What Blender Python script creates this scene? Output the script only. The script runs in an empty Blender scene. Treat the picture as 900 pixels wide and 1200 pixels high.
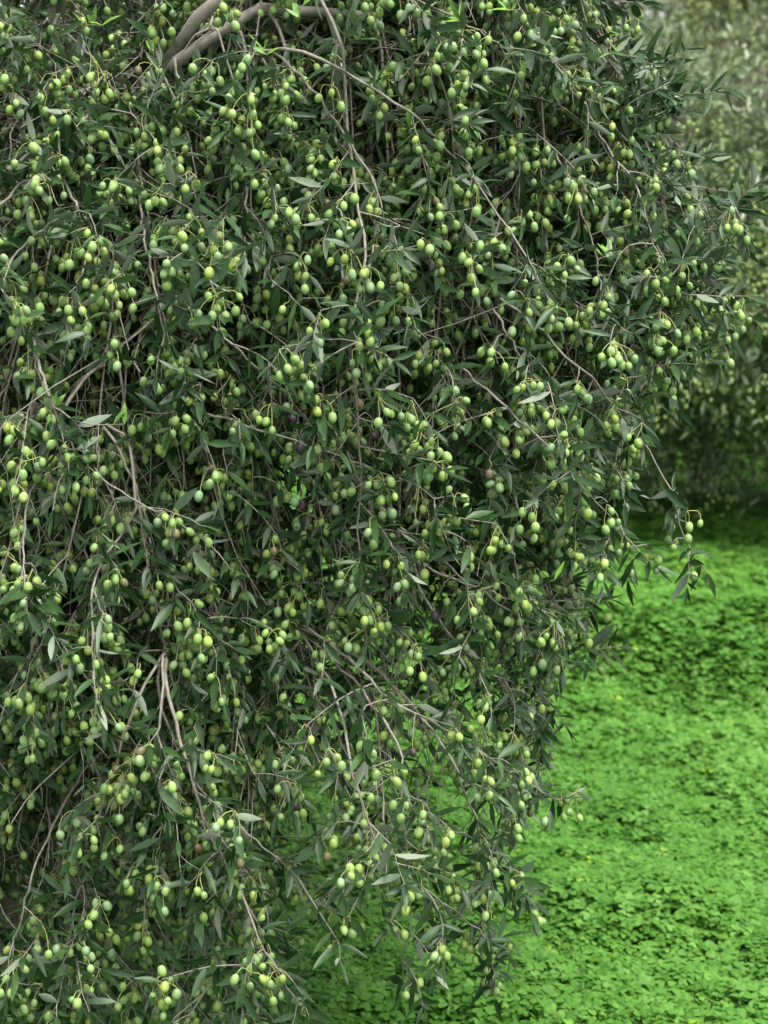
import bpy, math, random
import numpy as np
from mathutils import Vector
from mathutils.bvhtree import BVHTree

SEED = 7
rng = np.random.default_rng(SEED)
random.seed(SEED)
PI = math.pi
sc = bpy.context.scene
C = sc.collection

# ------------------------------------------------------------------ camera
CAM = np.array([0.0, 0.0, 1.6])
PITCH = math.radians(9.0)
FPX = 1875.0
FWD = np.array([0, math.cos(PITCH), -math.sin(PITCH)])
UPV = np.array([0, math.sin(PITCH), math.cos(PITCH)])
RGT = np.array([1.0, 0, 0])

def at(px, py, t):
    """a point seen at photo pixel px,py (900x1200), t metres along the optical axis"""
    return CAM + t * (FWD + RGT * ((px - 450) / FPX) - UPV * ((py - 600) / FPX))

def proj(p):
    d = np.asarray(p) - CAM
    t = d @ FWD
    return 450 + FPX * (d @ RGT) / t, 600 - FPX * (d @ UPV) / t, t

# ------------------------------------------------------------------ small maths
def nrm(v):
    v = np.asarray(v, float)
    n = np.linalg.norm(v, axis=-1, keepdims=True)
    return v / np.maximum(n, 1e-9)

def rvec():
    return nrm(rng.normal(size=3))

_tab = rng.random((256, 256))
def vnoise(x, y):
    x = np.asarray(x, float); y = np.asarray(y, float)
    xi = np.floor(x).astype(int); yi = np.floor(y).astype(int)
    fx = x - xi; fy = y - yi
    fx = fx * fx * (3 - 2 * fx); fy = fy * fy * (3 - 2 * fy)
    a = _tab[xi & 255, yi & 255]; b = _tab[(xi + 1) & 255, yi & 255]
    c = _tab[xi & 255, (yi + 1) & 255]; d = _tab[(xi + 1) & 255, (yi + 1) & 255]
    return (a * (1 - fx) + b * fx) * (1 - fy) + (c * (1 - fx) + d * fx) * fy

def resample(P, n):
    P = np.asarray(P, float)
    s = np.r_[0, np.cumsum(np.linalg.norm(np.diff(P, axis=0), axis=1))]
    u = np.linspace(0, s[-1], n)
    return np.stack([np.interp(u, s, P[:, k]) for k in range(3)], 1)

def smooth_path(P, n):
    """Catmull-Rom through the points, n samples evenly spaced"""
    P = np.asarray(P, float)
    if len(P) < 3:
        return resample(P, n)
    Q = np.vstack([2 * P[0] - P[1], P, 2 * P[-1] - P[-2]])
    out = []
    for i in range(1, len(Q) - 2):
        p0, p1, p2, p3 = Q[i - 1], Q[i], Q[i + 1], Q[i + 2]
        for u in np.linspace(0, 1, 9)[:-1]:
            out.append(0.5 * (2 * p1 + (p2 - p0) * u + (2 * p0 - 5 * p1 + 4 * p2 - p3) * u * u + (3 * p1 - p0 - 3 * p2 + p3) * u ** 3))
    out.append(P[-1])
    return resample(out, n)

# ------------------------------------------------------------------ mesh building
def quads_mesh(name, V, F, mat, attrs=None, smooth=True):
    me = bpy.data.meshes.new(name)
    V = np.ascontiguousarray(V, dtype=np.float32); F = np.ascontiguousarray(F, dtype=np.int32)
    me.vertices.add(len(V)); me.vertices.foreach_set('co', V.ravel())
    me.loops.add(F.size); me.loops.foreach_set('vertex_index', F.ravel())
    me.polygons.add(len(F))
    me.polygons.foreach_set('loop_start', np.arange(len(F), dtype=np.int32) * F.shape[1])
    me.update(calc_edges=True)
    if smooth:
        me.polygons.foreach_set('use_smooth', np.ones(len(F), dtype=bool))
    for k, a in (attrs or {}).items():
        a = np.asarray(a, dtype=np.float32)
        if a.ndim == 1:
            me.attributes.new(k, 'FLOAT', 'POINT').data.foreach_set('value', a)
        else:
            c4 = np.ones((len(a), 4), np.float32); c4[:, :3] = a
            me.attributes.new(k, 'FLOAT_COLOR', 'POINT').data.foreach_set('color', c4.ravel())
    me.materials.append(mat)
    return me

def link(name, me, parent=None, loc=None, **props):
    o = bpy.data.objects.new(name, me); C.objects.link(o)
    if parent is not None:
        o.parent = parent
    if loc is not None:
        o.location = loc
    for k, v in props.items():
        o[k] = v
    return o

def thing(name, label, cat, loc, group=None):
    o = bpy.data.objects.new(name, None); C.objects.link(o)
    o.location = loc; o.empty_display_size = 0.2
    o['label'] = label; o['category'] = cat
    if group:
        o['group'] = group
    return o

def tubes(P, R, k):
    """P (m,n,3) polylines, R (m,n) radii -> verts, quads"""
    P = np.asarray(P, float); R = np.asarray(R, float)
    m, n, _ = P.shape
    T = nrm(np.gradient(P, axis=1))
    mean = nrm(P[:, -1] - P[:, 0])
    ref = np.zeros((m, 3)); ref[np.arange(m), np.argmin(np.abs(mean), axis=1)] = 1
    U = nrm(np.cross(T, ref[:, None, :]))
    W = np.cross(T, U)
    a = np.arange(k) * 2 * PI / k
    V = P[:, :, None, :] + R[:, :, None, None] * (np.cos(a)[None, None, :, None] * U[:, :, None, :] + np.sin(a)[None, None, :, None] * W[:, :, None, :])
    idx = np.arange(m * n * k).reshape(m, n, k)
    a0 = idx[:, :-1, :]; a1 = np.roll(a0, -1, 2); b0 = idx[:, 1:, :]; b1 = np.roll(b0, -1, 2)
    F = np.stack([a0, a1, b1, b0], -1).reshape(-1, 4)
    return V.reshape(-1, 3), F

class Acc:
    def __init__(self):
        self.V = []; self.F = []; self.A = []; self.n = 0
    def add(self, V, F, a=None):
        self.V.append(V); self.F.append(F + self.n); self.n += len(V)
        if a is not None:
            self.A.append(a)
    def get(self):
        return np.vstack(self.V), np.vstack(self.F), (np.concatenate(self.A) if self.A else None)

LS = np.array([0, .13, .36, .62, .85, 1.0]); LW = np.array([.10, .58, 1.0, .86, .42, .04])
def leaves_geo(pos, d, n, L, W, curl, fold):
    """lance-shaped leaves, three columns of six vertices"""
    pos = np.asarray(pos); d = nrm(d); n = np.asarray(n)
    b = nrm(np.cross(n, d)); n = np.cross(d, b)
    m = len(pos)
    V = np.zeros((m, 6, 3, 3))
    for i, (s, w) in enumerate(zip(LS, LW)):
        ctr = pos + d * (L * (s - 0.12 * curl ** 2 * s ** 3))[:, None] - n * (L * curl * s * s)[:, None]
        for j, sg in enumerate((-1, 0, 1)):
            V[:, i, j] = ctr + b * (sg * w * W * 0.5)[:, None] + n * (abs(sg) * fold * w * W * 0.5)[:, None]
    base = np.arange(m)[:, None] * 18
    f = []
    for i in range(5):
        for j in range(2):
            f.append([i * 3 + j, i * 3 + j + 3, i * 3 + j + 4, i * 3 + j + 1])
    F = (base[:, :, None] + np.array(f)[None]).reshape(-1, 4)
    return V.reshape(-1, 3), F

def olive_template(seg, rings):
    V = []
    for i in range(rings):
        a = PI * (0.03 + 0.94 * i / (rings - 1))
        r = math.sin(a) ** 0.92; z = -0.5 + 0.5 * math.cos(a)
        if i == rings - 1:
            r = 0.03; z = -1.012
        if i == 0:
            r = 0.05; z = -0.012
        for j in range(seg):
            V.append((r * math.cos(j * 2 * PI / seg), r * math.sin(j * 2 * PI / seg), z))
    F = []
    for i in range(rings - 1):
        for j in range(seg):
            F.append((i * seg + j, (i + 1) * seg + j, (i + 1) * seg + (j + 1) % seg, i * seg + (j + 1) % seg))
    return np.array(V), np.array(F)

def olives_geo(top, axis, L, R, seg=12, rings=9):
    """olives hanging from top, axis pointing from tip to stalk"""
    T, F = olive_template(seg, rings)
    top = np.asarray(top); z = nrm(axis); m = len(top)
    ref = np.tile(np.array([0.0, 1.0, 0.1]), (m, 1))
    x = nrm(np.cross(ref, z)); y = np.cross(z, x)
    V = top[:, None] + x[:, None] * (T[None, :, :1] * R[:, None, None]) + y[:, None] * (T[None, :, 1:2] * R[:, None, None]) + z[:, None] * (T[None, :, 2:] * L[:, None, None])
    FF = (np.arange(m)[:, None, None] * len(T) + F[None]).reshape(-1, 4)
    return V.reshape(-1, 3), FF, len(T)

# ------------------------------------------------------------------ materials
def new_mat(name):
    m = bpy.data.materials.new(name); m.use_nodes = True
    nt = m.node_tree; nt.nodes.clear()
    return m, nt, (lambda t, **k: _node(nt, t, **k))

def _node(nt, t, **k):
    n = nt.nodes.new(t)
    for a, v in k.items():
        if a == 'inp':
            for i, x in v.items():
                n.inputs[i].default_value = x
        else:
            setattr(n, a, v)
    return n

def ramp(nt, stops):
    n = nt.nodes.new('ShaderNodeValToRGB'); e = n.color_ramp.elements
    e[0].position = stops[0][0]; e[0].color = (*stops[0][1], 1)
    e[1].position = stops[-1][0]; e[1].color = (*stops[-1][1], 1)
    for p, c in stops[1:-1]:
        x = e.new(p); x.color = (*c, 1)
    return n

def leaf_material(name, stops, under, rough=0.36, trans=0.25, spec=0.5):
    m, nt, N = new_mat(name); L = nt.links.new
    at_ = N('ShaderNodeAttribute', attribute_name='tint')
    r = ramp(nt, stops); L(at_.outputs['Fac'], r.inputs[0])
    tc = N('ShaderNodeTexCoord')
    no = N('ShaderNodeTexNoise', inp={'Scale': 90.0, 'Detail': 3.0})
    L(tc.outputs['Object'], no.inputs['Vector'])
    hs = N('ShaderNodeHueSaturation'); L(r.outputs[0], hs.inputs['Color'])
    mr = N('ShaderNodeMapRange', inp={'From Min': .3, 'From Max': .7, 'To Min': .75, 'To Max': 1.25})
    L(no.outputs['Fac'], mr.inputs['Value']); L(mr.outputs[0], hs.inputs['Value'])
    geo = N('ShaderNodeNewGeometry')
    mix = N('ShaderNodeMix', data_type='RGBA')
    L(geo.outputs['Backfacing'], mix.inputs[0]); L(hs.outputs[0], mix.inputs[6]); mix.inputs[7].default_value = (*under, 1)
    if isinstance(under, tuple) and under[0] < 0:
        pass
    b = N('ShaderNodeBsdfPrincipled', inp={'Roughness': rough, 'Specular IOR Level': spec})
    L(mix.outputs[2], b.inputs['Base Color'])
    rr = N('ShaderNodeMapRange', inp={'From Min': 0., 'From Max': 1., 'To Min': rough, 'To Max': 0.75})
    L(geo.outputs['Backfacing'], rr.inputs['Value']); L(rr.outputs[0], b.inputs['Roughness'])
    t = N('ShaderNodeBsdfTranslucent'); L(hs.outputs[0], t.inputs['Color'])
    ms = N('ShaderNodeMixShader', inp={0: trans}); L(b.outputs[0], ms.inputs[1]); L(t.outputs[0], ms.inputs[2])
    o = N('ShaderNodeOutputMaterial'); L(ms.outputs[0], o.inputs[0])
    return m

def bark_material(name, c1, c2, scale=60., rough=0.85, bump=0.3):
    m, nt, N = new_mat(name); L = nt.links.new
    tc = N('ShaderNodeTexCoord')
    mp = N('ShaderNodeMapping'); mp.inputs['Scale'].default_value = (1, 1, 0.35)
    L(tc.outputs['Object'], mp.inputs[0])
    no = N('ShaderNodeTexNoise', inp={'Scale': scale, 'Detail': 6.0, 'Roughness': 0.65}); L(mp.outputs[0], no.inputs['Vector'])
    r = ramp(nt, [(0.3, c1), (0.7, c2)]); L(no.outputs['Fac'], r.inputs[0])
    b = N('ShaderNodeBsdfPrincipled', inp={'Roughness': rough, 'Specular IOR Level': 0.25}); L(r.outputs[0], b.inputs['Base Color'])
    bp = N('ShaderNodeBump', inp={'Strength': bump, 'Distance': 0.004}); L(no.outputs['Fac'], bp.inputs['Height']); L(bp.outputs[0], b.inputs['Normal'])
    o = N('ShaderNodeOutputMaterial'); L(b.outputs[0], o.inputs[0])
    return m

def olive_material():
    m, nt, N = new_mat('olive_skin'); L = nt.links.new
    a = N('ShaderNodeAttribute', attribute_name='skin')
    tc = N('ShaderNodeTexCoord')
    no = N('ShaderNodeTexNoise', inp={'Scale': 160.0, 'Detail': 3.0}); L(tc.outputs['Object'], no.inputs['Vector'])
    vo = N('ShaderNodeTexVoronoi', inp={'Scale': 900.0}); L(tc.outputs['Object'], vo.inputs['Vector'])
    hs = N('ShaderNodeHueSaturation'); L(a.outputs['Color'], hs.inputs['Color'])
    mr = N('ShaderNodeMapRange', inp={'From Min': .3, 'From Max': .7, 'To Min': .84, 'To Max': 1.16}); L(no.outputs['Fac'], mr.inputs['Value']); L(mr.outputs[0], hs.inputs['Value'])
    sp = N('ShaderNodeMapRange', inp={'From Min': .1, 'From Max': .25, 'To Min': .35, 'To Max': 0.}); L(vo.outputs['Distance'], sp.inputs['Value'])
    mx = N('ShaderNodeMix', data_type='RGBA'); L(sp.outputs[0], mx.inputs[0]); L(hs.outputs[0], mx.inputs[6]); mx.inputs[7].default_value = (.45, .52, .28, 1)
    b = N('ShaderNodeBsdfPrincipled', inp={'Roughness': 0.56, 'Specular IOR Level': 0.4}); L(mx.outputs[2], b.inputs['Base Color'])
    o = N('ShaderNodeOutputMaterial'); L(b.outputs[0], o.inputs[0])
    return m

M_LEAF = leaf_material('olive_leaf', [(0., (.012, .034, .009)), (.45, (.021, .053, .014)), (.80, (.038, .082, .024)), (.90, (.062, .122, .036)), (1., (.17, .36, .04))], (.17, .205, .145), rough=.40, trans=.12, spec=.28)
M_BARK = bark_material('olive_bark', (.045, .036, .028), (.13, .110, .090), 70.)
M_TWIG = bark_material('twig_bark', (.115, .102, .083), (.265, .240, .20), 150., bump=.15)
M_LIMB = bark_material('limb_bark', (.13, .118, .098), (.30, .275, .235), 45.)
M_STALK = bark_material('olive_stalk_green', (.20, .24, .07), (.30, .31, .11), 200., bump=.05)
M_OLIVE = olive_material()

# ------------------------------------------------------------------ the foreground olive tree: shape of the crown
EDGE = np.array([(-260, 560), (-100, 660), (0, 704), (20, 716), (100, 762), (200, 800), (270, 838), (370, 842), (440, 792), (490, 742), (560, 732), (650, 712),
                 (700, 688), (760, 672), (840, 632), (930, 636), (1000, 598), (1080, 600), (1160, 555), (1200, 450), (1260, 330), (1330, 200)], float)
def edge(py):
    return np.interp(py, EDGE[:, 0], EDGE[:, 1])

def tfront(px, py):
    e = max(edge(py) - px, 0)
    return (2.36 + 0.26 * math.exp(-e / 110.0) + 0.00022 * max(300 - py, 0)
            + 0.05 * math.sin(px / 97. + py / 160.) + 0.05 * math.sin(py / 83. - px / 210. + 1.3))

TRUNK = np.array([-0.78, 3.45, 0.0])

class Branch:
    def __init__(self, path, r0, r1):
        self.path = np.asarray(path); self.r = np.linspace(r0, r1, len(path))
        self.twigs = []; self.twr = []; self.leaf = []; self.oliv = []

limbs = []
def limb(pts, r0, r1, n=22):
    p = smooth_path(pts, n)
    p[1:-1] += rng.normal(size=(n - 2, 3)) * 0.008
    limbs.append((p, np.linspace(r0, r1, n)))

fork = np.array([-0.74, 3.38, 0.95])
limb([fork, at(90, 260, 3.0), at(198, 60, 2.50), at(222, 27, 2.46), at(253, 7, 2.44), at(330, -60, 2.5), at(470, -70, 2.55), at(600, -20, 2.5)], .016, .008)
limb([fork + [.02, .02, .03], at(130, 200, 2.95), at(205, 72, 2.50), at(247, 50, 2.47), at(293, 27, 2.46), at(330, 14, 2.46), at(370, 4, 2.48), at(440, 20, 2.52)], .018, .008)
limb([fork + [.03, -.02, -.05], [-.35, 3.3, 1.75], [0.02, 3.15, 2.08], [.30, 2.98, 2.06], [.47, 2.9, 1.86]], .05, .008)
limb([fork + [-.03, -.04, 0], at(30, 430, 3.0), at(-60, 150, 2.85), at(-150, 60, 2.7), at(-260, 120, 2.6), at(-330, 300, 2.55)], .045, .008)
limb([fork + [0, .05, 0], [-.6, 3.7, 1.7], [-.35, 4.0, 2.2], [-.05, 4.2, 2.2], [.2, 4.3, 1.9]], .045, .008)
limb([fork + [-.04, .05, 0], [-1.1, 3.7, 1.7], [-1.5, 4.0, 2.1], [-1.8, 4.15, 1.8]], .045, .008)
limb([fork + [-.05, 0, 0], [-1.2, 3.3, 1.7], [-1.65, 3.15, 2.05], [-1.95, 3.05, 1.7]], .045, .008)
limb([fork + [0, 0, .02], [-.65, 3.25, 1.9], [-.5, 3.1, 2.45], [-.2, 3.0, 2.55], [.1, 2.85, 2.4]], .045, .008)
limb([fork + [0, -.05, .01], [-.8, 3.1, 1.9], [-.95, 2.85, 2.35], [-.9, 2.62, 2.3], [-.75, 2.5, 2.0]], .04, .008)
LN = np.vstack([p[6:] for p, r in limbs]); LR = np.concatenate([r[6:] for p, r in limbs])

def limb_start(E, rise=0.25, spread=5):
    d = np.linalg.norm((LN - E)[:, :2], axis=1)
    cost = d + 1.2 * np.maximum(E[2] + rise - LN[:, 2], 0) + .4 * (LN[:, 1] < 2.69) + rng.uniform(0, .15, len(LN))
    o = np.argsort(cost)[:spread]
    return LN[o[rng.integers(len(o))]]

# ---- leaves, olives and twigs on a branch
tgt_cols = None
def olive_colour():
    u = rng.random()
    if u < .62:
        c = np.array([.190, .295, .080])
    elif u < .80:
        c = np.array([.222, .308, .066])
    elif u < .990:
        c = np.array([.172, .268, .104])
    elif u < .997:
        c = np.array([.12, .105, .05])
    else:
        c = np.array([.050, .028, .036])
    return c * rng.uniform(.82, 1.18) * np.array([rng.uniform(.92, 1.08), 1, rng.uniform(.85, 1.2)])

OLIVES = []       # top, axis, L, R, colour, stalk polyline, pinned
def add_olive(ctr, root, size=1.0, pinned=False, colour=None):
    L = rng.uniform(.0128, .0174) * size; R = L * rng.uniform(.355, .415)
    ax = nrm(np.array([0, 0, 1.0]) + rng.normal(size=3) * .30 + nrm(root - ctr) * .35)
    top = ctr + ax * L * .5
    mid = (top + root) * .5 + np.array([0, 0, .004]) + rng.normal(size=3) * .0025
    st = smooth_path([root, mid, top + ax * .002, top - ax * .0012], 5)
    OLIVES.append((top, ax, L, R, olive_colour() if colour is None else np.array(colour), st, pinned))

def cluster(root, n, pinned=False, size=1.0, drop=None, centre=None):
    """n olives under the stalk root"""
    if centre is None:
        drop = rng.uniform(.012, .030) if drop is None else drop
        centre = root + np.array([0, 0, -drop]) + rng.normal(size=3) * .005
    placed = []
    for k in range(n):
        best = None
        for _ in range(14):
            q = centre + rng.normal(size=3) * np.array([.0095, .009, .011]) * (0.42 + .31 * math.sqrt(n))
            dm = min([np.linalg.norm((q - p) * [1, 1, .8]) for p in placed] or [1])
            if dm > .0118:
                best = q; break
            if best is None or dm > best[0]:
                best = (dm, q) if not isinstance(best, np.ndarray) else best
        if not isinstance(best, np.ndarray):
            best = best[1]
        placed.append(best)
        add_olive(best, root, size, pinned)

def add_leaf(B, pos, d, tint=None, L=None, up=None):
    L = rng.uniform(.034, .060) if L is None else L
    d = nrm(d)
    n = np.array([0, -.28, 1.0]) * rng.uniform(.5, 1.3) + rng.normal(size=3) * .55 if up is None else up
    n = n - d * (n @ d)
    if np.linalg.norm(n) < .05:
        n = rvec(); n = n - d * (n @ d)
    B.leaf.append((pos, d, nrm(n), L, L * rng.uniform(.20, .285), rng.uniform(-.06, .26), rng.uniform(.05, .5), rng.beta(2, 2.4) * .9 if tint is None else tint))

def twig_path(p0, d, length, grav=.10, wob=.16, n=6):
    P = [p0]; d = nrm(d); s = length / (n - 1)
    for i in range(n - 1):
        d = nrm(d + np.array([0, 0, -grav]) + rng.normal(size=3) * wob)
        P.append(P[-1] + d * s)
    return np.array(P)

def leafy(B, P, s0=.25, step=(.012, .021), olive=.25, tip=True, young=0.0, leafp=.86, size=1.0):
    """opposite leaf pairs and olive clusters along the twig P"""
    seg = np.linalg.norm(np.diff(P, axis=0), axis=1); tot = seg.sum(); cs = np.r_[0, np.cumsum(seg)]
    s = tot * s0; ang = rng.uniform(0, PI)
    while s < tot:
        pos = np.array([np.interp(s, cs, P[:, k]) for k in range(3)])
        i = min(np.searchsorted(cs, s), len(P) - 1); tg = nrm(P[i] - P[i - 1])
        a = np.cross(tg, [0.31, .2, .93] if abs(tg[2]) < .9 else [1., 0, 0]); a = nrm(a); b = np.cross(tg, a)
        side = a * math.cos(ang) + b * math.sin(ang)
        for sg in (-1, 1):
            if rng.random() < leafp:
                op = rng.uniform(.75, 1.5)
                add_leaf(B, pos, tg * .75 + side * sg * op + rng.normal(size=3) * .22 + np.array([0, 0, .12 if pos[2] < 1.55 else .28]), L=rng.uniform(.034, .061) * size * (1 - .35 * (s / tot) ** 3))
        if rng.random() < olive:
            r = pos + side * .003
            cluster(r, int(rng.choice([1, 2, 3, 4, 5], p=[.16, .22, .25, .21, .16])), size=size)
        ang += PI / 2 + rng.normal() * .2
        s += rng.uniform(*step)
    if tip:
        tg = nrm(P[-1] - P[-2])
        for k in range(2):
            add_leaf(B, P[-1], tg + rng.normal(size=3) * .28, L=rng.uniform(.024, .042) * size)

LIMB_LINE = np.array([(198, 62), (225, 24), (253, 5), (247, 50), (293, 27), (330, 14), (210, 70), (270, 38), (312, 20), (212, 40)], float)
def inside(P, slack=8):
    for q in P[1:]:
        x, y, t = proj(q)
        if t < 2.5 and np.min(np.hypot(LIMB_LINE[:, 0] - x, LIMB_LINE[:, 1] - y)) < 15:
            return False
    for q in (P[-1], P[len(P) // 2]):
        x, y, t = proj(q)
        if x > edge(y) + slack:
            return False
    return True

def add_twig(B, P, r0=.0013, r1=.0006):
    B.twigs.append(resample(P, 6)); B.twr.append(np.linspace(r0, r1, 6))

CTR = np.array([-.72, 3.45])
def dress(B, u0, gap, depth, olive=.25, length=(.07, .22), bare=0.0, check=True, leafp=.86):
    """side twigs along branch B from the fraction u0 on"""
    P = B.path; seg = np.linalg.norm(np.diff(P, axis=0), axis=1); cs = np.r_[0, np.cumsum(seg)]; tot = cs[-1]
    s = tot * u0
    while s < tot:
        p = np.array([np.interp(s, cs, P[:, k]) for k in range(3)])
        i = min(np.searchsorted(cs, s), len(P) - 1); tg = nrm(P[i] - P[i - 1])
        out = np.r_[nrm(p[:2] - CTR), 0.0]
        for _ in range(3):
            d = out * rng.uniform(-.1, .8) + rvec() * .9 + np.array([0, 0, -.35 if p[2] < 1.5 else -.12]) + tg * .45
            T = twig_path(p, d, rng.uniform(*length), grav=.12 if p[2] < 1.5 else .07)
            if not check or inside(T):
                x, y, t = proj(T[-1])
                if t < 2.16:
                    continue
                add_twig(B, T, rng.uniform(.0010, .0017))
                if rng.random() >= bare:
                    leafy(B, T, olive=olive, leafp=leafp)
                elif rng.random() < .5:
                    for q in range(2):
                        add_twig(B, twig_path(T[2 + q], T[-1] - T[2] + rvec() * .05, rng.uniform(.05, .12)), .0008, .0004)
                break
        s += rng.uniform(*gap)
    # the branch's own tip
    k = max(3, int(len(P) * .18))
    leafy(B, P[-k:], s0=.2, olive=olive, leafp=leafp)

branches = []      # Branch objects, most visible first

# ---- branches traced from the photograph (pixel paths on the front of the crown)
TRACED = [
 ([(395, 38), (402, 90), (408, 163), (420, 240), (428, 300), (414, 370), (408, 405), (418, 467), (422, 540), (420, 593), (418, 627), (425, 667), (437, 707), (458, 732)], .0036, 0),
 ([(422, 543), (453, 555), (503, 577), (510, 600), (505, 640)], .0022, 0),
 ([(423, 567), (430, 587), (438, 617), (450, 640), (463, 657)], .0018, 0),
 ([(60, 470), (80, 512), (113, 553), (157, 585), (200, 606), (233, 628)], .0030, 0),
 ([(165, 590), (173, 623), (182, 647), (207, 687), (243, 733)], .0028, 0),
 ([(160, 590), (147, 620), (120, 657), (108, 700), (108, 750), (112, 793), (122, 860)], .0030, 0),
 ([(70, 490), (55, 537), (35, 583), (28, 633), (27, 700), (30, 720)], .0030, 0),
 ([(270, 400), (300, 430), (340, 467), (373, 510), (410, 573)], .0026, .08),
 ([(660, 90), (690, 133), (710, 170), (733, 200), (752, 233), (760, 267), (780, 307), (790, 340)], .0034, 0),
 ([(720, 150), (760, 187), (807, 227), (847, 250), (870, 276)], .0026, .03),
 ([(700, 100), (745, 108), (800, 110), (853, 107)], .0022, .03),
 ([(585, -30), (603, 3), (633, 50), (650, 80)], .0036, 0),
 ([(660, 10), (700, 53), (720, 80), (743, 107), (755, 140)], .0032, .03),
 ([(690, 440), (733, 495), (767, 540), (790, 587), (800, 627), (815, 655), (830, 673)], .0026, .06),
 ([(650, 530), (680, 570), (720, 613), (745, 640), (767, 663)], .0024, 0),
 ([(560, 690), (600, 700), (660, 705), (717, 702)], .0020, .05),
 ([(560, 690), (600, 717), (640, 740), (683, 760), (730, 757)], .0024, .02),
 ([(430, 790), (460, 820), (530, 860), (600, 907), (650, 935), (676, 927)], .0028, .02),
 ([(430, 960), (450, 1005), (510, 1050), (565, 1095), (580, 1145)], .0028, .04),
 ([(240, 960), (257, 997), (280, 1040), (310, 1110), (350, 1178)], .0036, 0),
 ([(187, 860), (187, 900), (187, 960), (187, 1015)], .0022, .03),
 ([(115, 960), (110, 1000), (90, 1050), (82, 1090), (78, 1130), (60, 1190)], .0030, .03),
 ([(30, 1060), (17, 1105), (10, 1150), (5, 1195)], .0028, .02),
 ([(110, 70), (130, 100), (150, 123), (177, 160), (200, 180)], .0028, 0),
 ([(-40, 103), (0, 105), (50, 107), (92, 110)], .0042, .05),
 ([(-30, 270), (0, 242), (20, 220), (50, 202)], .0052, .0),
 ([(150, 120), (160, 180), (167, 260), (180, 330), (193, 390)], .0042, .08),
 ([(278, 0), (283, 43), (290, 93), (288, 200), (287, 300)], .0042, .08),
 ([(-20, 360), (0, 320), (33, 283), (67, 257)], .0036, 0),
 ([(470, -20), (487, 20), (500, 60), (523, 113), (530, 157), (530, 207)], .0038, .02),
 ([(470, -10), (503, 7), (553, 30), (587, 57), (605, 90)], .0034, 0),
 ([(480, 130), (507, 160), (547, 200), (577, 240), (600, 277), (620, 307), (640, 345), (655, 385)], .0034, 0),
 ([(430, 200), (440, 230), (440, 280), (428, 335), (425, 380), (432, 410)], .0030, .0),
 ([(690, 270), (700, 310), (708, 360), (712, 400)], .0028, .03),
 ([(600, 400), (630, 455), (650, 500), (690, 520)], .0028, .03),
 ([(345, 100), (350, 160), (362, 220), (375, 300)], .0038, .12),
 ([(90, 240), (108, 270), (95, 320), (85, 360)], .0038, .05),
 ([(540, 920), (560, 960), (585, 1000), (612, 1030), (625, 1078)], .0022, .05),
 ([(470, 920), (478, 1000), (482, 1080), (470, 1130), (478, 1170)], .0026, .08),
 ([(300, 640), (330, 700), (350, 760), (400, 800)], .0030, .15),
 ([(560, 780), (600, 800), (640, 818), (662, 850)], .0022, .06),
 ([(200, 860), (240, 930), (300, 985), (350, 1030)], .0030, .10),
]
# ---- random weeping branches that fill the crown
def weeping(E, fall, n=18):
    S = limb_start(E, .2, 6)
    out = np.r_[nrm(E[:2] - S[:2]), 0]
    h = np.linalg.norm(E[:2] - S[:2])
    P1 = S + out * h * .45 + np.array([rng.normal() * .1, 0, rng.uniform(.02, .16)])
    P2 = E + np.array([0, 0, fall]) - out * min(.14, h * .3) + rng.normal(size=3) * np.array([.21, .08, .05])
    u = np.linspace(0, 1, n)[:, None]
    P = (1 - u) ** 3 * S + 3 * (1 - u) ** 2 * u * P1 + 3 * (1 - u) * u * u * P2 + u ** 3 * E
    P[1:-1] += rng.normal(size=(n - 2, 3)) * .0035
    return P

def dens(px, py):
    d = 1.0
    if py > 880 and px > 230:
        d = np.interp(py, [880, 980, 1120], [.9, .44, .26])
    if 430 < px < 640 and 720 < py < 900:
        d = 1.0
    return d

front = []
tries = 0
while len(front) < 340 and tries < 9000:
    tries += 1
    py = rng.uniform(-220, 1255); px = rng.uniform(-240, 860)
    if px > edge(py) - 12 or rng.random() > dens(px, py):
        continue
    dep = abs(rng.normal()) * .34 + .035
    if py > 850 and px > 200:
        dep = rng.uniform(.03, .35)
    dep = min(dep, 1.0)
    E = at(px, py, tfront(px, py) + dep)
    if E[2] < .22:
        continue
    front.append((dep, px, py, E))
for px, py in [(690, 10), (722, 48), (745, 85), (772, 128), (800, 160), (815, 200), (838, 300), (846, 350), (818, 405), (765, 468), (735, 560), (712, 640), (700, 20), (750, 110), (785, 145), (640, 830), (630, 920)]:
    dep = rng.uniform(.04, .2)
    front.append((dep, px, py, at(px, py, tfront(px, py) + dep)))
for k in range(62):
    if k < 45:
        px, py, dep = rng.uniform(-120, 260), rng.uniform(830, 1270), rng.uniform(.1, .65)
    else:
        px, py, dep = rng.uniform(230, 600), rng.uniform(780, 1090), rng.uniform(.04, .32)
        px = min(px, edge(py) - 20)
    E = at(px, py, tfront(px, py) + dep)
    if E[2] > .2:
        front.append((dep, px, py, E))
for k in range(16):
    px, py, dep = rng.uniform(400, 640), rng.uniform(600, 790), rng.uniform(.12, .5)
    px = min(px, edge(py) - 25)
    front.append((dep, px, py, at(px, py, tfront(px, py) + dep)))
front.sort(key=lambda a: a[0])
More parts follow.
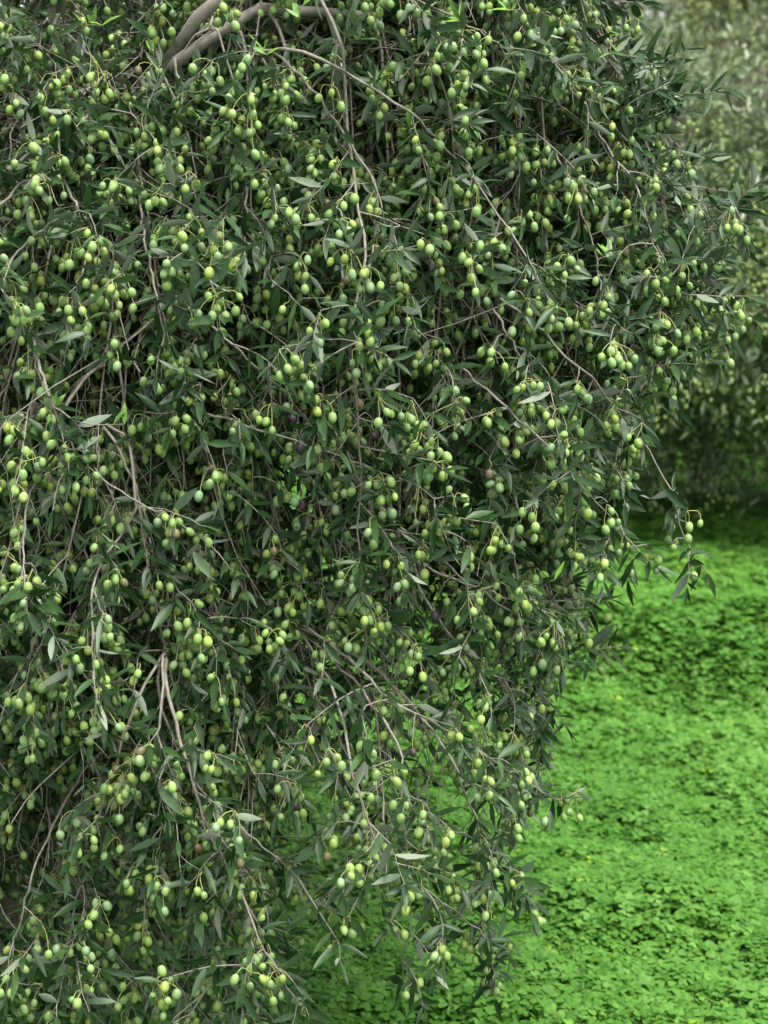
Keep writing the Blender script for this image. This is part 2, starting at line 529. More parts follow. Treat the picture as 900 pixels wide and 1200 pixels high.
for dep, px, py, E in front:
    for _ in range(6):
        P = weeping(E, rng.uniform(.12, .5))
        ok = True
        for q in P[4:]:
            x, y, t = proj(q)
            ok = ok and (x < edge(y) + 4 or y < -30)
        if ok:
            break
    if not ok:
        continue
    B = Branch(P, rng.uniform(.0022, .0037), .0009)
    branches.append(B)
    low = py > 850 and px > 230
    dress(B, .20 if dep < .5 else .18, (.030, .058) if not low else (.05, .09), dep, olive=.36 if dep < .4 else .16,
          length=(.06, .20), bare=(.12 if py < 760 else .30) + .5 * min(dep / .6, 1), leafp=.76 if py < 760 else .52)
FN = np.vstack([LN] + [B.path[3:13] for B in branches])
def trace_start(S, back):
    """the nearest limb or branch point above and behind S"""
    v = S - FN
    cost = np.linalg.norm(v, axis=1) + 2.0 * np.maximum(v[:, 2] + .06, 0) + 1.5 * np.maximum(v[:, 1] + .02, 0) + .22 * (1 - nrm(-v) @ back)
    return FN[int(np.argmin(cost))]
traced = []
for path, r, dt in TRACED:
    off = dt - .055 + rng.uniform(-.025, .02)
    pts = [at(x, y, tfront(x, y) + off + .02 * math.sin(i * 1.1)) for i, (x, y) in enumerate(path)]
    S = pts[0]
    back = nrm(pts[0] - pts[1])
    Q = trace_start(S, back)
    dist = np.linalg.norm(Q - S)
    lead = [Q, (Q + S) / 2 + np.array([0, .03, .01 + .10 * min(dist, 1)]), S + back * min(.05, dist * .3) + np.array([0, .02, .01])]
    if dist < .3:
        lead = [Q, (Q + S + back * dist * .5) * .5 - back * dist * .0]
    P = smooth_path(lead + pts, 30)
    P[1:-1] += rng.normal(size=(28, 3)) * .0016
    B = Branch(P, max(r * .85, .0024), r * .32)
    B.main = np.array(pts); traced.append(B)
    vis = np.linalg.norm(np.diff(np.array(pts), axis=0), axis=1).sum(); tot = np.linalg.norm(np.diff(P, axis=0), axis=1).sum()
    u0 = max(.12, 1 - vis / tot)
    dress(B, u0, (.045, .085), 0, olive=.16, length=(.04, .13), leafp=.78)
branches = traced + branches

N_FRONT = len(branches)
# the back and the far sides of the crown
for k in range(385):
    th = rng.uniform(-.15, PI + .5); rr = rng.uniform(.55, 1.0)
    x = CTR[0] + 1.25 * rr * math.cos(th); y = CTR[1] + 1.05 * rr * math.sin(th) - .05
    z = (rng.uniform(.85, 2.55) if x > -.45 else rng.uniform(.55, 2.5))
    if k >= 190:
        x = rng.uniform(-2.0, .15); y = rng.uniform(3.3, 4.5); z = rng.uniform(1.5, 2.65)
    if k >= 270:
        x = rng.uniform(-2.0, -.55); y = rng.uniform(3.2, 4.3); z = rng.uniform(.3, 1.2)
    if k >= 310:
        x = rng.uniform(-1.05, -.45); y = rng.uniform(2.75, 3.3); z = rng.uniform(.28, 1.0)
    E = np.array([x, y, z])
    if k >= 350:
        E = at(rng.uniform(30, 160), rng.uniform(-20, 170), rng.uniform(3.1, 4.3))
    qx, qy, qt = proj(E)
    if qx > edge(min(qy, 640)) - 25:
        continue
    P = weeping(E, rng.uniform(.15, .5))
    if any(proj(q)[0] > edge(min(proj(q)[1], 640)) - 5 for q in P[4:]):
        continue
    B = Branch(P, .0045, .0012); branches.append(B)
    dress(B, .22, (.045, .08), 1, olive=.10, length=(.08, .24), bare=.25)

for k in range(46):
    py = rng.uniform(-40, 430); px = edge(py) - abs(rng.normal()) * 45 - 18
    p = at(px, py, tfront(px, py) + rng.uniform(-.03, .15))
    v = np.array([np.linalg.norm(B.path - p, axis=1).min() for B in branches[:N_FRONT]])
    B = branches[int(np.argmin(v))]; q = B.path[int(np.argmin(np.linalg.norm(B.path - p, axis=1)))]
    T = twig_path(q, (p - q) * 1.5 + np.array([.10, -.02, rng.uniform(-.02, .10)]), np.linalg.norm(p - q) + rng.uniform(.05, .11), grav=.03)
    add_twig(B, T, .0014)
    leafy(B, T, s0=.3, olive=.10, leafp=.95)

# bare tangled twigs inside the crown
for k in range(2300):
    B = branches[rng.integers(len(traced), len(branches))]
    p = B.path[rng.integers(4, len(B.path) - 1)]
    x, y, t = proj(p)
    if t < tfront(x, y) + (.10 if y < 760 else .03):
        continue
    T = twig_path(p, rvec() * np.array([1, .7, .9]) + np.array([0, 0, -.25]), rng.uniform(.12, .42), grav=.08, wob=.22)
    if inside(T, -5):
        add_twig(B, T, rng.uniform(.0012, .0024), .0006)

# ---- olive clusters where the photograph shows them: (crop x, crop y, count) in enlarged crops of the photo
CROPS = [
 (0, 0, 3, "35 82 4,15 125 3,110 230 5,40 380 4,160 300 2,190 490 5,260 80 2,420 170 5,370 310 3,540 280 5,740 270 5,500 510 5,150 690 4,90 720 4,405 690 4,240 900 4,340 900 5,590 980 4,430 1020 6,790 920 5,760 1100 9,240 1100 5,60 1120 5,830 570 3,290 1170 2,110 900 3,800 60 3,640 70 6,740 90 5,600 430 3,655 660 2,120 640 2,810 460 4,820 340 4,30 1030 4,570 610 3,870 260 3,250 440 3,640 870 2"),
 (300, 0, 3, "450 290 5,610 240 6,730 230 3,790 240 4,870 340 4,730 480 7,480 470 5,440 410 2,560 520 3,590 590 2,60 330 5,100 290 4,110 370 2,30 680 4,110 730 2,170 770 5,330 660 4,400 740 3,225 890 3,165 960 5,400 990 5,490 920 6,690 670 3,670 800 4,770 700 3,860 750 3,720 880 4,640 980 6,760 980 8,310 820 3,80 780 4,270 240 4,600 60 3,800 170 3,530 1080 6,460 660 1,220 1150 4,300 1180 2,550 1160 2,120 1080 1,300 1060 3,640 880 3,610 720 4"),
 (600, 0, 3, "385 270 1,490 285 1,110 185 2,330 350 4,325 480 2,250 510 3,200 550 3,80 620 2,380 605 5,260 605 2,490 670 1,470 730 5,650 770 7,770 790 6,820 830 2,640 830 3,480 910 6,520 1010 6,520 1150 7,580 1180 4,55 970 4,130 1000 3,200 950 4,225 710 4,40 760 5,60 1100 5,150 1130 5,230 1140 5,330 1040 3,655 1090 6,640 1160 4,760 1090 4,840 1140 1,770 1180 2,670 960 3,30 550 3,40 1160 3,310 1110 2"),
 (600, 400, 3, "740 60 5,355 60 9,500 20 6,560 190 4,390 180 4,70 260 7,30 190 4,150 290 5,20 350 5,180 400 6,360 270 5,440 330 3,380 520 4,190 590 6,340 620 4,60 620 5,280 780 5,320 800 2,490 780 3,430 795 1,580 575 2,620 640 3,570 665 2,595 750 1,635 805 1,250 510 4,240 190 4,230 750 4,20 930 3,200 950 3,120 1040 4,170 1080 3,20 1180 1,250 1065 1,90 1130 2"),
 (0, 400, 3, "200 130 5,130 190 3,400 40 3,530 120 4,640 130 3,470 300 2,545 340 4,640 240 6,410 80 2,330 360 5,30 330 5,120 440 5,200 460 4,300 480 4,340 520 2,45 550 3,60 660 6,80 700 3,30 790 3,100 850 2,340 710 2,440 620 5,580 660 4,385 850 4,330 820 2,310 1010 4,360 1020 3,650 970 5,700 1060 3,650 1050 1,600 1100 2,830 820 7,860 910 1,690 790 2,790 500 3,740 490 4,830 330 2,240 1140 3,400 780 5,530 850 1,470 1180 2,640 1160 3,860 290 2,670 200 3"),
 (300, 400, 3, "100 80 4,190 150 2,430 80 6,40 270 4,240 255 4,430 245 4,535 260 5,650 70 5,690 270 8,830 80 4,840 310 5,330 320 3,100 560 4,215 395 1,260 460 2,200 660 6,235 640 2,60 740 3,440 740 8,500 800 3,350 830 4,390 960 7,435 1000 2,470 1030 2,240 900 1,75 910 4,60 1070 6,380 1060 4,580 770 3,600 730 2,710 600 5,840 700 5,740 770 5,690 940 3,755 940 3,650 480 5,860 900 4,310 700 1,640 380 3,310 590 3,730 1080 3,680 1140 3,850 550 4,580 360 4"),
 (0, 800, 2, "215 100 5,240 20 5,345 180 5,270 395 4,340 350 2,420 205 5,300 245 5,380 270 3,160 330 3,205 350 4,200 390 2,375 490 6,310 470 5,230 550 6,340 600 8,370 740 8,200 640 3,40 660 4,25 700 4,20 740 4,185 750 2,230 700 3,540 335 4,600 665 3,640 720 4,590 710 3,480 475 3,455 570 3,820 580 3,820 460 4,770 380 4,765 190 4,690 270 4,860 160 3,550 480 2,60 150 4,500 10 3,700 790 3,550 430 2,240 590 4,300 730 3,790 640 1,860 300 3,720 130 2,95 740 2,85 550 3"),
 (450, 800, 2, "330 95 3,350 75 2,245 60 3,300 240 3,325 235 3,390 320 2,415 300 2,240 270 3,150 375 5,90 430 4,210 510 4,240 545 3,215 600 5,285 625 1,200 640 4,130 645 1,245 705 6,65 735 4,160 490 4,320 480 2,295 455 1,20 220 4,155 140 3,215 190 3,100 320 3,50 515 2,100 600 3,10 580 2,245 440 2,170 120 2"),
]
NODE = []; NODEB = []
for bi, B in enumerate(branches[:N_FRONT]):
    st = len(B.path) // 3
    NODE.append(B.path[st:]); NODEB += [bi] * (len(B.path) - st)
    for T in B.twigs:
        NODE.append(T[1:5:2]); NODEB += [bi] * 2
NODE = np.vstack(NODE); NODEB = np.array(NODEB)

def nearest_node(p, above=.0):
    v = p - NODE
    cost = np.linalg.norm(v, axis=1) + np.maximum(v[:, 2] + above, 0) * 1.5 + np.maximum(-v[:, 1], 0) * -.0 + np.maximum(NODE[:, 1] * 0 + (p[1] - .03 - NODE[:, 1]), 0) * .6
    i = int(np.argmin(cost))
    return i

for ox, oy, s, txt in CROPS:
    for item in txt.split(','):
        x, y, n = map(float, item.split())
        px, py, n = ox + x / s, oy + y / s, int(n)
        tt = tfront(min(px, edge(py)), py) + rng.uniform(-.11, .04)
        ctr = at(px, py, tt)
        root = ctr + np.array([rng.normal() * .004, .004, .012 + .004 * math.sqrt(n)])
        i = nearest_node(root, .01); q = NODE[i]; B = branches[NODEB[i]]
        d = np.linalg.norm(root - q)
        end = root + np.array([rng.normal() * .003, .002, .003])
        T = smooth_path([q, (q + end) / 2 + np.array([0, 0, .10 * d]) + rng.normal(size=3) * .1 * d, end], 7)
        add_twig(B, T, .0013, .0007)
        if d > .03:
            ext = twig_path(end, (T[-1] - T[-2]) + np.array([0, 0, -.02]), rng.uniform(.02, .06), n=5)
            add_twig(B, ext, .0008, .0005)
            leafy(B, T, s0=.35, olive=.0, leafp=.6, tip=False)
            leafy(B, ext, s0=.15, olive=.0, leafp=.7)
        else:
            for k in range(2):
                if rng.random() < .7:
                    add_leaf(B, end, rvec() + np.array([0, 0, .1]))
        cluster(root, max(1, n), pinned=True, centre=ctr)

# single ripening olives, dark purple or dull brown, deeper in the crown
for px, py, c in [(438, 511, (.045, .026, .040)), (352, 526, (.050, .032, .048)), (343, 491, (.055, .03, .045)), (81, 541, (.05, .028, .038)), (318, 484, (.10, .085, .05)),
                  (303, 648, (.04, .014, .018)), (235, 650, (.10, .08, .045)), (573, 556, (.09, .065, .045)), (518, 558, (.12, .10, .05)), (421, 474, (.12, .085, .045)), (353, 592, (.08, .03, .05)),
                  (510, 722, (.04, .025, .04)), (73, 796, (.045, .03, .05)), (525, 835, (.06, .025, .035)), (232, 994, (.13, .085, .045)), (484, 882, (.05, .022, .03)), (845, 1120 - 840, (.20, .30, .07))]:
    ctr = at(px, py, tfront(px, py) - .03)
    root = ctr + np.array([0, .003, .022])
    i = nearest_node(root, .01)
    T = smooth_path([NODE[i], (NODE[i] + root) / 2 + np.array([0, 0, .01]), root], 6)
    add_twig(branches[NODEB[i]], T, .001, .0006)
    add_olive(ctr, root, 1.0, True, c)

# fresh bright shoots
for px, py in [(75, 50), (28, 58), (238, 118), (425, 48), (272, 232), (415, 30), (727, 40), (722, 60), (33, 712), (595, 12), (440, 370 / 3), (146, 497), (62, 30), (235, 140), (480, 150), (670, 35), (615, 90), (650, 680), (350, 20), (120, 30), (180, 60), (540, 25), (690, 70), (310, 60), (440, 95), (590, 130), (60, 480), (715, 300)]:
    p = at(px, py, tfront(px, py) - .06)
    i = nearest_node(p, -.02); B = branches[NODEB[i]]
    T = smooth_path([NODE[i], (NODE[i] + p) / 2 + rng.normal(size=3) * .004, p], 6)
    add_twig(B, T, .001, .0005)
    for k in range(int(rng.integers(3, 7))):
        add_leaf(B, T[-1 - k // 2], (0, 0, .8) + rvec() * .9, tint=rng.uniform(.92, .99), L=rng.uniform(.022, .038))

# ------------------------------------------------------------------ build the foreground tree
olive_tree = thing('olive_tree', 'large olive tree in front with weeping branches crowded with green olives', 'olive tree', tuple(TRUNK), 'olive trees of the grove')
O0 = TRUNK
def part_mesh(name, V, F, mat, attrs=None):
    return quads_mesh(name, V - O0, F, mat, attrs)

def gnarl(P, R, k, amp):
    V, F = tubes(np.array([P]), np.array([R]), k)
    c = np.repeat(P, k, axis=0)
    a = np.tile(np.arange(k), len(P)); z = np.repeat(np.arange(len(P)), k)
    f = 1 + amp * (vnoise(a * .9 + 3, z * .35) - .5) * 2
    return c + (V - c) * f[:, None], F

tp = smooth_path([TRUNK + [-.03, .03, -.1], TRUNK + [-.02, .02, .15], TRUNK + [.03, -.02, .5], fork + [0, .02, .02], fork + [.0, -.02, .12]], 20)
V, F = gnarl(tp, np.interp(np.linspace(0, 1, 20), [0, .12, .4, .8, 1], [.20, .135, .105, .095, .05]), 18, .16)
link('trunk', part_mesh('trunk', V, F, M_BARK), olive_tree)
for P, R in limbs:
    V, F = gnarl(P, R, 10, .10)
    link('limb', part_mesh('limb', V, F, M_LIMB), olive_tree)

def branch_geo(bs):
    W = Acc(); LV = Acc()
    for B in bs:
        V, F = gnarl(B.path, B.r, 7, .10); W.add(V, F)
        if B.twigs:
            V, F = tubes(np.array(B.twigs), np.array(B.twr), 5); W.add(V, F)
        if B.leaf:
            pos, d, n, L, Wd, cu, fo, ti = zip(*B.leaf)
            V, F = leaves_geo(np.array(pos), np.array(d), np.array(n), np.array(L), np.array(Wd), np.array(cu), np.array(fo))
            LV.add(V, F, np.repeat(np.array(ti), 18))
    return W, LV

BV, BF = [], []; bn = 0
def occl(B):
    """each leaf of B as one quad for the visibility test"""
    global bn
    for pos, d, n, L, Wd, cu, fo, ti in B.leaf:
        b = np.cross(n, d)
        BV.extend([pos, pos + d * L * .5 + b * Wd * .45, pos + d * L * .97 - n * L * cu, pos + d * L * .5 - b * Wd * .45])
        BF.append((bn, bn + 1, bn + 2, bn + 3)); bn += 4

MAXB = 100
for i, B in enumerate(branches[:MAXB]):
    W, LV = branch_geo([B])
    V, F, _ = W.get()
    bo = link('branch', part_mesh('branch', V, F, M_TWIG), olive_tree)
    if LV.V:
        V, F, A = LV.get()
        link('foliage', part_mesh('foliage', V, F, M_LEAF, {'tint': A}), bo)
W, LV = branch_geo(branches[MAXB:])
V, F, _ = W.get()
bo = link('branch', part_mesh('branch', V, F, M_TWIG), olive_tree, kind='stuff')
V, F, A = LV.get()
link('foliage', part_mesh('foliage', V, F, M_LEAF, {'tint': A}), bo, kind='stuff')
print('branches', len(branches), 'front', N_FRONT, 'leaves', sum(len(b.leaf) for b in branches), 'olives', len(OLIVES))

# which olives show largest
for B in branches[:N_FRONT]:
    occl(B)
for top, ax, L, R, c, st, pin in OLIVES:
    ctr = top - ax * L * .5; x = nrm(np.cross(ax, [0, 1, .2])); y = np.cross(ax, x)
    pts = [top, ctr + x * R, ctr + y * R, ctr - x * R, ctr - y * R, top - ax * L]
    BV.extend(pts)
    for a, b in ((1, 2), (2, 3), (3, 4), (4, 1)):
        BF.append((bn, bn + a, bn + b)); BF.append((bn + 5, bn + b, bn + a))
    bn += 6
bvh = BVHTree.FromPolygons([Vector(v) for v in BV], BF)
score = np.zeros(len(OLIVES))
for i, (top, ax, L, R, c, st, pin) in enumerate(OLIVES):
    ctr = top - ax * L * .5
    px, py, t = proj(ctr)
    if not (6 < px < 894 and 8 < py < 1192) or t > 2.9:
        continue
    hit = 0
    for k in range(13):
        a = k * 2.39996; r = math.sqrt((k + .5) / 13)
        q = ctr + RGT * math.cos(a) * r * R * .92 + UPV * math.sin(a) * r * L * .46
        dv = q - CAM; dist = np.linalg.norm(dv)
        h = bvh.ray_cast(Vector(CAM), Vector(dv / dist), dist - R * 1.1)
        hit += h[0] is None
    score[i] = hit / 13 * (L * R) / t ** 2
order = np.argsort(-score)
chosen = set(int(i) for i in order[:100])
rest = [o for i, o in enumerate(OLIVES) if i not in chosen]

def skin_attr(c, nv):
    return np.repeat(np.array(c), nv, axis=0)

for i in order[:100]:
    top, ax, L, R, c, st, pin = OLIVES[int(i)]
    V, F, nv = olives_geo([top], np.array([ax]), np.array([L]), np.array([R]), 20, 14)
    me = quads_mesh('olive', V - top, F, M_OLIVE, {'skin': skin_attr([c], nv)})
    o = link('olive', me, olive_tree, tuple(top - O0))
    if c[0] < .1:
        o['label'] = 'dark purple ripening olive'
    elif c[0] > c[1]:
        o['label'] = 'dull reddish brown olive'
    V, F = tubes([st], [np.linspace(.0006, .0007, 5)], 5)
    link('stalk', quads_mesh('stalk', V - top, F, M_STALK), o)
top, ax, L, R, c, st, pin = zip(*rest)
V, F, nv = olives_geo(np.array(top), np.array(ax), np.array(L), np.array(R), 12, 9)
o = link('olive', part_mesh('olive', V, F, M_OLIVE, {'skin': skin_attr(c, nv)}), olive_tree, kind='stuff')
V, F = tubes(np.array(st), np.tile(np.linspace(.0006, .0007, 5), (len(st), 1)), 4)
link('stalk', part_mesh('stalk', V, F, M_STALK), o, kind='stuff')

# ------------------------------------------------------------------ ground and clover
def ground_h(x, y):
    x = np.asarray(x, float); y = np.asarray(y, float)
    h = .10 * (vnoise(x * .55 + 11, y * .55 + 5) - .5) + .05 * (vnoise(x * 1.7 + 3, y * 1.7 + 8) - .5)
    lip = 5.55 + .35 * (vnoise(x * .8 + 40, 3.3) - .5) - .12 * x        # a low bank across the clearing
    h += .27 / (1 + np.exp(-(y - lip) * 15))
    fade = 1 / (1 + np.exp((y - 30) * .3))
    return h * fade

gx = np.unique(np.concatenate([np.linspace(-4, 6, 101), np.linspace(-200, -4, 40), np.linspace(6, 200, 40)]))
gy = np.unique(np.concatenate([np.linspace(-2, 16, 145), np.linspace(-200, -2, 30), np.linspace(16, 60, 45), np.linspace(60, 900, 30)]))
X, Y = np.meshgrid(gx, gy)
Vg = np.stack([X.ravel(), Y.ravel(), ground_h(X.ravel(), Y.ravel()) - .01], 1)
ii = np.arange(len(gx) * len(gy)).reshape(len(gy), len(gx))
Fg = np.stack([ii[:-1, :-1], ii[:-1, 1:], ii[1:, 1:], ii[1:, :-1]], -1).reshape(-1, 4)
mg, nt, N = new_mat('soil_and_low_green'); Lk = nt.links.new
tc = N('ShaderNodeTexCoord')
n1 = N('ShaderNodeTexNoise', inp={'Scale': 9.0, 'Detail': 8.0, 'Roughness': .7}); Lk(tc.outputs['Object'], n1.inputs['Vector'])
rp = ramp(nt, [(.3, (.018, .045, .010)), (.5, (.028, .080, .014)), (.7, (.045, .12, .02))]); Lk(n1.outputs['Fac'], rp.inputs[0])
bs = N('ShaderNodeBsdfPrincipled', inp={'Roughness': .95, 'Specular IOR Level': .1}); Lk(rp.outputs[0], bs.inputs['Base Color'])
bp = N('ShaderNodeBump', inp={'Strength': .8, 'Distance': .03}); Lk(n1.outputs['Fac'], bp.inputs['Height']); Lk(bp.outputs[0], bs.inputs['Normal'])
oo = N('ShaderNodeOutputMaterial'); Lk(bs.outputs[0], oo.inputs[0])
link('ground', quads_mesh('ground', Vg, Fg, mg), None, kind='structure', label='gently uneven green ground under the olive trees')

M_CLOVER = leaf_material('clover_leaf', [(0., (.045, .148, .015)), (.5, (.085, .220, .027)), (.86, (.130, .280, .048)), (.94, (.14, .30, .025)), (1., (.21, .35, .025))], (.06, .21, .025), rough=.55, trans=.32, spec=.22)

def clover(n, x0, x1, y0, y1, r0, r1, wfun):
    x = rng.uniform(x0, x1, n); y = rng.uniform(y0, y1, n)
    keep = rng.random(n) < wfun(x, y)
    x, y = x[keep], y[keep]; n = len(x)
    cl = .6 * vnoise(x * 4.2, y * 4.2) + .4 * vnoise(x * 9 + 7, y * 9)
    tier = rng.random(n) ** .38
    hgt = (.05 + .12 * np.clip(cl - .15, 0, 1)) * (.35 + .65 * tier)
    z = ground_h(x, y) + hgt
    r = rng.uniform(r0, r1, n)
    nv = nrm(np.stack([rng.normal(size=n) * .34, rng.normal(size=n) * .34 - .10, np.ones(n)], 1))
    a = rng.uniform(0, 2 * PI, n)
    d0 = np.stack([np.cos(a), np.sin(a), np.zeros(n)], 1); d0 = nrm(d0 - nv * np.sum(d0 * nv, 1, keepdims=True)); e0 = np.cross(nv, d0)
    T = np.array([(0, 0.02), (-.36, .40), (-.52, .74), (-.32, .99), (0, .80), (.32, .99), (.52, .74), (.36, .40)])
    droop = rng.uniform(.05, .45, n)
    pos = np.stack([x, y, z], 1)
    V = np.zeros((n, 3, 8, 3))
    for k in range(3):
        b = k * 2 * PI / 3
        dk = d0 * math.cos(b) + e0 * math.sin(b); ek = -d0 * math.sin(b) + e0 * math.cos(b)
        for j, (u, v) in enumerate(T):
            V[:, k, j] = pos + (ek * u + dk * v) * r[:, None] - nv * (droop * (v * v * .55 + abs(u) * .5) * r)[:, None]
    F = (np.arange(n * 3)[:, None, None] * 8 + np.array([(0, 1, 2, 3, 4), (0, 4, 5, 6, 7)])[None]).reshape(-1, 5)
    pat = vnoise(x * 1.6 + 20, y * 1.6)
    tint = np.clip(.10 + .5 * rng.random(n) + .35 * (pat - .3), 0, .86)
    tint = np.where(rng.random(n) < .003 + .012 * (vnoise(x * 2.2, y * 2.2 + 30) > .66), rng.uniform(.9, 1., n), tint)
    return V.reshape(-1, 3), F, np.repeat(tint, 24)

AC = Acc()
fr = lambda mar: (lambda x, y: ((np.abs(x) < y * .25 + mar)).astype(float))
AC.add(*clover(95000, -2.2, 2.6, 2.4, 5.0, .0155, .025, fr(.6)))
AC.add(*clover(105000, -2.6, 3.0, 5.0, 8.0, .0165, .027, fr(.7)))
AC.add(*clover(85000, -4.5, 5.5, 8.0, 16.0, .024, .036, fr(1.2)))
AC.add(*clover(40000, -9, 10, 16.0, 34.0, .05, .085, fr(1.5)))
V, F, A = AC.get()
link('clover', quads_mesh('clover', V, F, M_CLOVER, {'tint': A}), None, kind='stuff', label='thick carpet of bright green clover leaves')
print('clover faces', len(F))

# ------------------------------------------------------------------ olive trees in the background
M_LEAF_FAR = leaf_material('far_olive_leaf', [(0., (.060, .100, .030)), (.5, (.105, .155, .052)), (.9, (.190, .230, .080)), (1., (.22, .25, .09))], (.225, .255, .165), rough=.42, trans=.15, spec=.5)
def background_tree(label, base, ctr, rad, top, hem, trunkpts, n_strand, n_leaf, n_olive, leafL, tone, seed, curtain=()):
    """a weeping olive: strands hanging down a dome, each with leaves and olives"""
    g = np.random.default_rng(seed)
    base = np.array(base, float); ctr = np.array(ctr, float)
    root = thing('olive_tree', label, 'olive tree', tuple(base), 'olive trees of the grove')
    tp = smooth_path(trunkpts, 16)
    V, F = gnarl(tp, np.interp(np.linspace(0, 1, 16), [0, .2, 1], [.14, .105, .07]), 14, .2)
    link('trunk', quads_mesh('trunk', V - base, F, M_BARK), root)
    fk = tp[-1]
    ends = []
    for k in range(7):
        th = k * 2 * PI / 7 + g.uniform(-.3, .3); rr = g.uniform(.45, .7)
        e = np.array([ctr[0] + rad[0] * rr * math.cos(th), ctr[1] + rad[1] * rr * math.sin(th), top - .25 - .5 * rr * rr])
        P = smooth_path([fk - [0, 0, .05], (fk + e) / 2 + [0, 0, .25], e], 14)
        V, F = gnarl(P, np.linspace(.05, .012, 14), 8, .15)
        link('limb', quads_mesh('limb', V - base, F, M_BARK), root)
        ends.append(P)
    EN = np.vstack([p[5:] for p in ends])
    SP = []; SR = []; lp = []; ld = []; op = []
    strands = []
    for k in range(n_strand):
        th = g.uniform(0, 2 * PI) if g.random() < .45 else g.uniform(PI, 2 * PI); rr = math.sqrt(g.uniform(.12, 1.08)) if g.random() < .5 else g.uniform(.82, 1.03)
        lump = 1 + .16 * math.sin(3 * th + seed) + .10 * math.sin(7 * th + 2 * seed)
        x = ctr[0] + rad[0] * rr * lump * math.cos(th); y = ctr[1] + rad[1] * rr * lump * math.sin(th)
        zt = ctr[2] + (top - ctr[2]) * math.sqrt(max(1 - min(rr, .985) ** 2.4, 0.02)) + g.normal() * .09
        zb = max(hem(x, y) + abs(g.normal()) * .25, .12)
        zb = max(zb, zt - g.uniform(.9, 2.7))
        if zt - zb < .2:
            continue
        if k < len(curtain):
            x, y, zb = curtain[k]
            zt = ctr[2] + (top - ctr[2]) * .55 + g.normal() * .15
        q = EN[np.argmin(np.linalg.norm(EN - [x, y, zt], axis=1) + g.uniform(0, .4, len(EN)))]
        P = smooth_path([q, (q + [x, y, zt]) / 2 + [0, 0, .12], [x, y, zt], [x + g.normal() * .06, y + g.normal() * .06, (zt + zb) / 2], [x + g.normal() * .12, y + g.normal() * .12, zb]], 12)
        SP.append(P); SR.append(np.linspace(.0035, .0015, 12)); strands.append((P, zt - zb))
    wts = np.array([s[1] for s in strands]); wts /= wts.sum()
    pick = g.choice(len(strands), n_leaf, p=wts)
    u = g.uniform(.24, 1, n_leaf) * 11; i0 = np.minimum(u.astype(int), 10); fr_ = (u - i0)[:, None]
    SPA = np.array(SP)
    pos = SPA[pick, i0] * (1 - fr_) + SPA[pick, i0 + 1] * fr_ + g.normal(size=(n_leaf, 3)) * np.array([.09, .09, .07])
    d = nrm(g.normal(size=(n_leaf, 3)) + [0, 0, -.35]); nn = nrm(g.normal(size=(n_leaf, 3)) * .7 + [0, -.1, 1.])
    L = g.uniform(.75, 1.25, n_leaf) * leafL
    bb = nrm(np.cross(nn, d)); nn = np.cross(d, bb); Wd = L * .26
    V = np.stack([pos, pos + d * (L * .45)[:, None] - bb * (Wd * .5)[:, None], pos + d * L[:, None] - nn * (L * .12)[:, None], pos + d * (L * .45)[:, None] + bb * (Wd * .5)[:, None]], 1).reshape(-1, 3)
    F = np.arange(n_leaf * 4).reshape(-1, 4)
    clump = vnoise(pick * .37, u * .4)
    ti = np.clip(tone + .35 * (g.random(n_leaf) - .5) + .3 * (clump - .5), 0, 1)
    link('foliage', quads_mesh('foliage', V - base, F, M_LEAF_FAR, {'tint': np.repeat(ti, 4)}), root, kind='stuff')
    V, F = tubes(SPA[::3], np.array(SR)[::3], 4)
    link('branch', quads_mesh('branch', V - base, F, M_BARK), root, kind='stuff')
    # olives in little bunches along the strands
    nb = n_olive // 4
    pk = g.choice(len(strands), nb, p=wts); u = g.uniform(.4, 1, nb) * 11; i0 = np.minimum(u.astype(int), 10); f1 = (u - i0)[:, None]
    c0 = SPA[pk, i0] * (1 - f1) + SPA[pk, i0 + 1] * f1 + g.normal(size=(nb, 3)) * .05
    ctrs = np.repeat(c0, 4, axis=0) + g.normal(size=(nb * 4, 3)) * .016
    V, F, nv = olives_geo(ctrs, np.tile([0, 0, 1.], (nb * 4, 1)), g.uniform(.016, .021, nb * 4), g.uniform(.007, .0085, nb * 4), 6, 5)
    col = np.array([.29, .37, .115]) * g.uniform(.8, 1.2, (nb * 4, 1)) * np.array([.85 + .3 * tone, 1, 1])
    link('olive', quads_mesh('olive', V - base, F, M_OLIVE, {'skin': skin_attr(col, nv)}), root, kind='stuff')
    return root

def hem_a(x, y):
    # curtain lifts around the trunk so that the grass behind shows through
    gap = math.exp(-((x - 1.72) / .22) ** 2) if y > 8.4 else 0.0
    return .36 + .16 * gap + .55 / (1 + math.exp((y - 7.3) * 5))
background_tree('shaded olive tree with dark leaning trunk across the clover clearing', (1.78, 8.7, 0), (2.15, 8.6, 1.35), (1.9, 2.5), 2.7, hem_a,
                [(1.80, 8.7, .1), (1.77, 8.68, .45), (1.70, 8.66, .8), (1.60, 8.62, 1.25)], 900, 200000, 60000, .052, .40, 3,
                [(rng.uniform(.7, 3.4), rng.uniform(7.55, 8.35), rng.uniform(.36, .75)) for _ in range(150)])
background_tree('taller paler yellowish olive tree rising behind the shaded one', (1.7, 14.2, 0), (1.7, 14.2, 2.4), (3.0, 2.4), 5.2, lambda x, y: 1.5,
                [(1.7, 14.2, -.1), (1.68, 14.2, .6), (1.75, 14.2, 1.2), (1.7, 14.2, 1.9)], 900, 170000, 60000, .085, .80, 5)

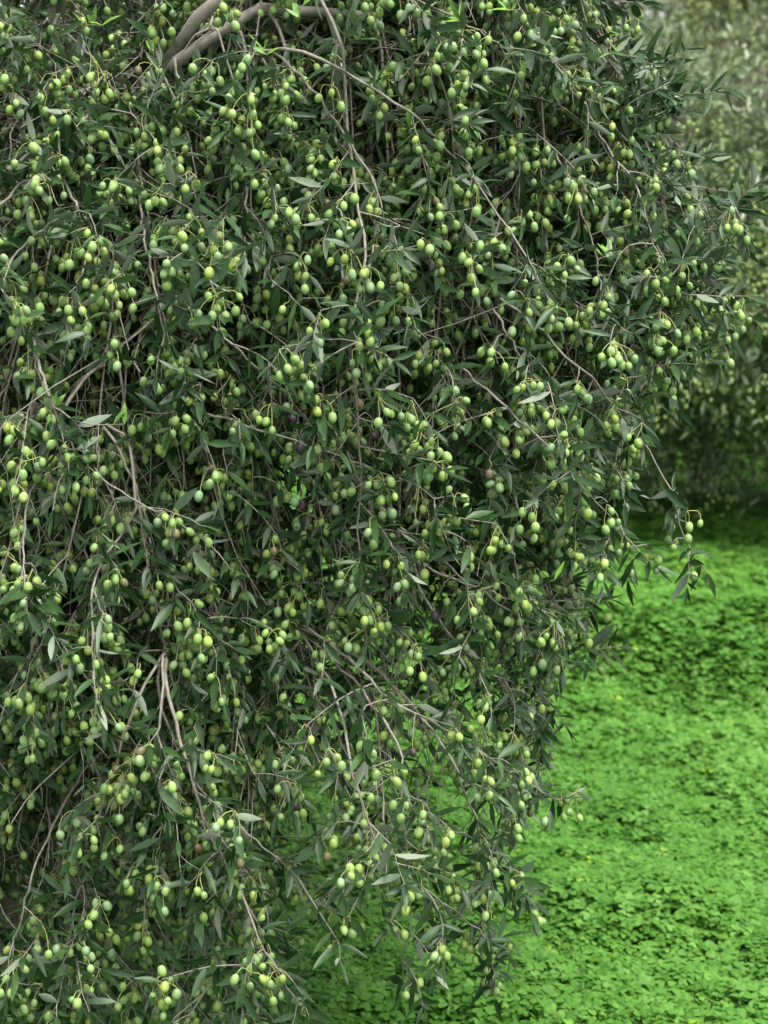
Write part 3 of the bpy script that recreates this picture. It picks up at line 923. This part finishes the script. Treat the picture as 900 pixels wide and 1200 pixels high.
# ------------------------------------------------------------------ light
W = bpy.data.worlds.new('World'); sc.world = W; W.use_nodes = True
nt = W.node_tree; nt.nodes.clear()
SUN_EL, SUN_AZ = math.radians(66), math.radians(140)      # azimuth clockwise from +Y: high on the right, behind the camera
sky = nt.nodes.new('ShaderNodeTexSky'); sky.sky_type = 'NISHITA'; sky.sun_disc = False
sky.sun_elevation = SUN_EL; sky.sun_rotation = SUN_AZ; sky.dust_density = 4.0; sky.air_density = 1.0
hs = nt.nodes.new('ShaderNodeHueSaturation'); hs.inputs['Saturation'].default_value = .25
bg = nt.nodes.new('ShaderNodeBackground'); bg.inputs['Strength'].default_value = .15
wo = nt.nodes.new('ShaderNodeOutputWorld')
nt.links.new(sky.outputs[0], hs.inputs['Color']); nt.links.new(hs.outputs[0], bg.inputs[0]); nt.links.new(bg.outputs[0], wo.inputs[0])
sl = bpy.data.lights.new('sun', 'SUN'); sl.energy = 1.5; sl.angle = math.radians(25); sl.color = (1.0, .96, .90)
so = bpy.data.objects.new('sun', sl); C.objects.link(so)
sd = Vector((math.sin(SUN_AZ) * math.cos(SUN_EL), math.cos(SUN_AZ) * math.cos(SUN_EL), math.sin(SUN_EL)))
so.rotation_euler = sd.to_track_quat('Z', 'Y').to_euler(); so.location = (0, 0, 12)

# ------------------------------------------------------------------ camera and render
cd = bpy.data.cameras.new('camera'); cam = bpy.data.objects.new('camera', cd); C.objects.link(cam)
cam.location = tuple(CAM); cam.rotation_euler = (PI / 2 - PITCH, 0, 0)
cd.sensor_fit = 'HORIZONTAL'; cd.sensor_width = 24.0; cd.lens = 50.0
cd.clip_start = .05; cd.clip_end = 3000
cd.dof.use_dof = True; cd.dof.focus_distance = 2.42; cd.dof.aperture_fstop = 5.0
sc.camera = cam
sc.view_settings.view_transform = 'Standard'; sc.view_settings.look = 'None'
sc.view_settings.exposure = 1.66; sc.view_settings.gamma = 1.0
sc.view_settings.use_curve_mapping = False
sc.cycles.use_denoising = True
sc.cycles.max_bounces = 8; sc.cycles.diffuse_bounces = 6; sc.cycles.transmission_bounces = 4
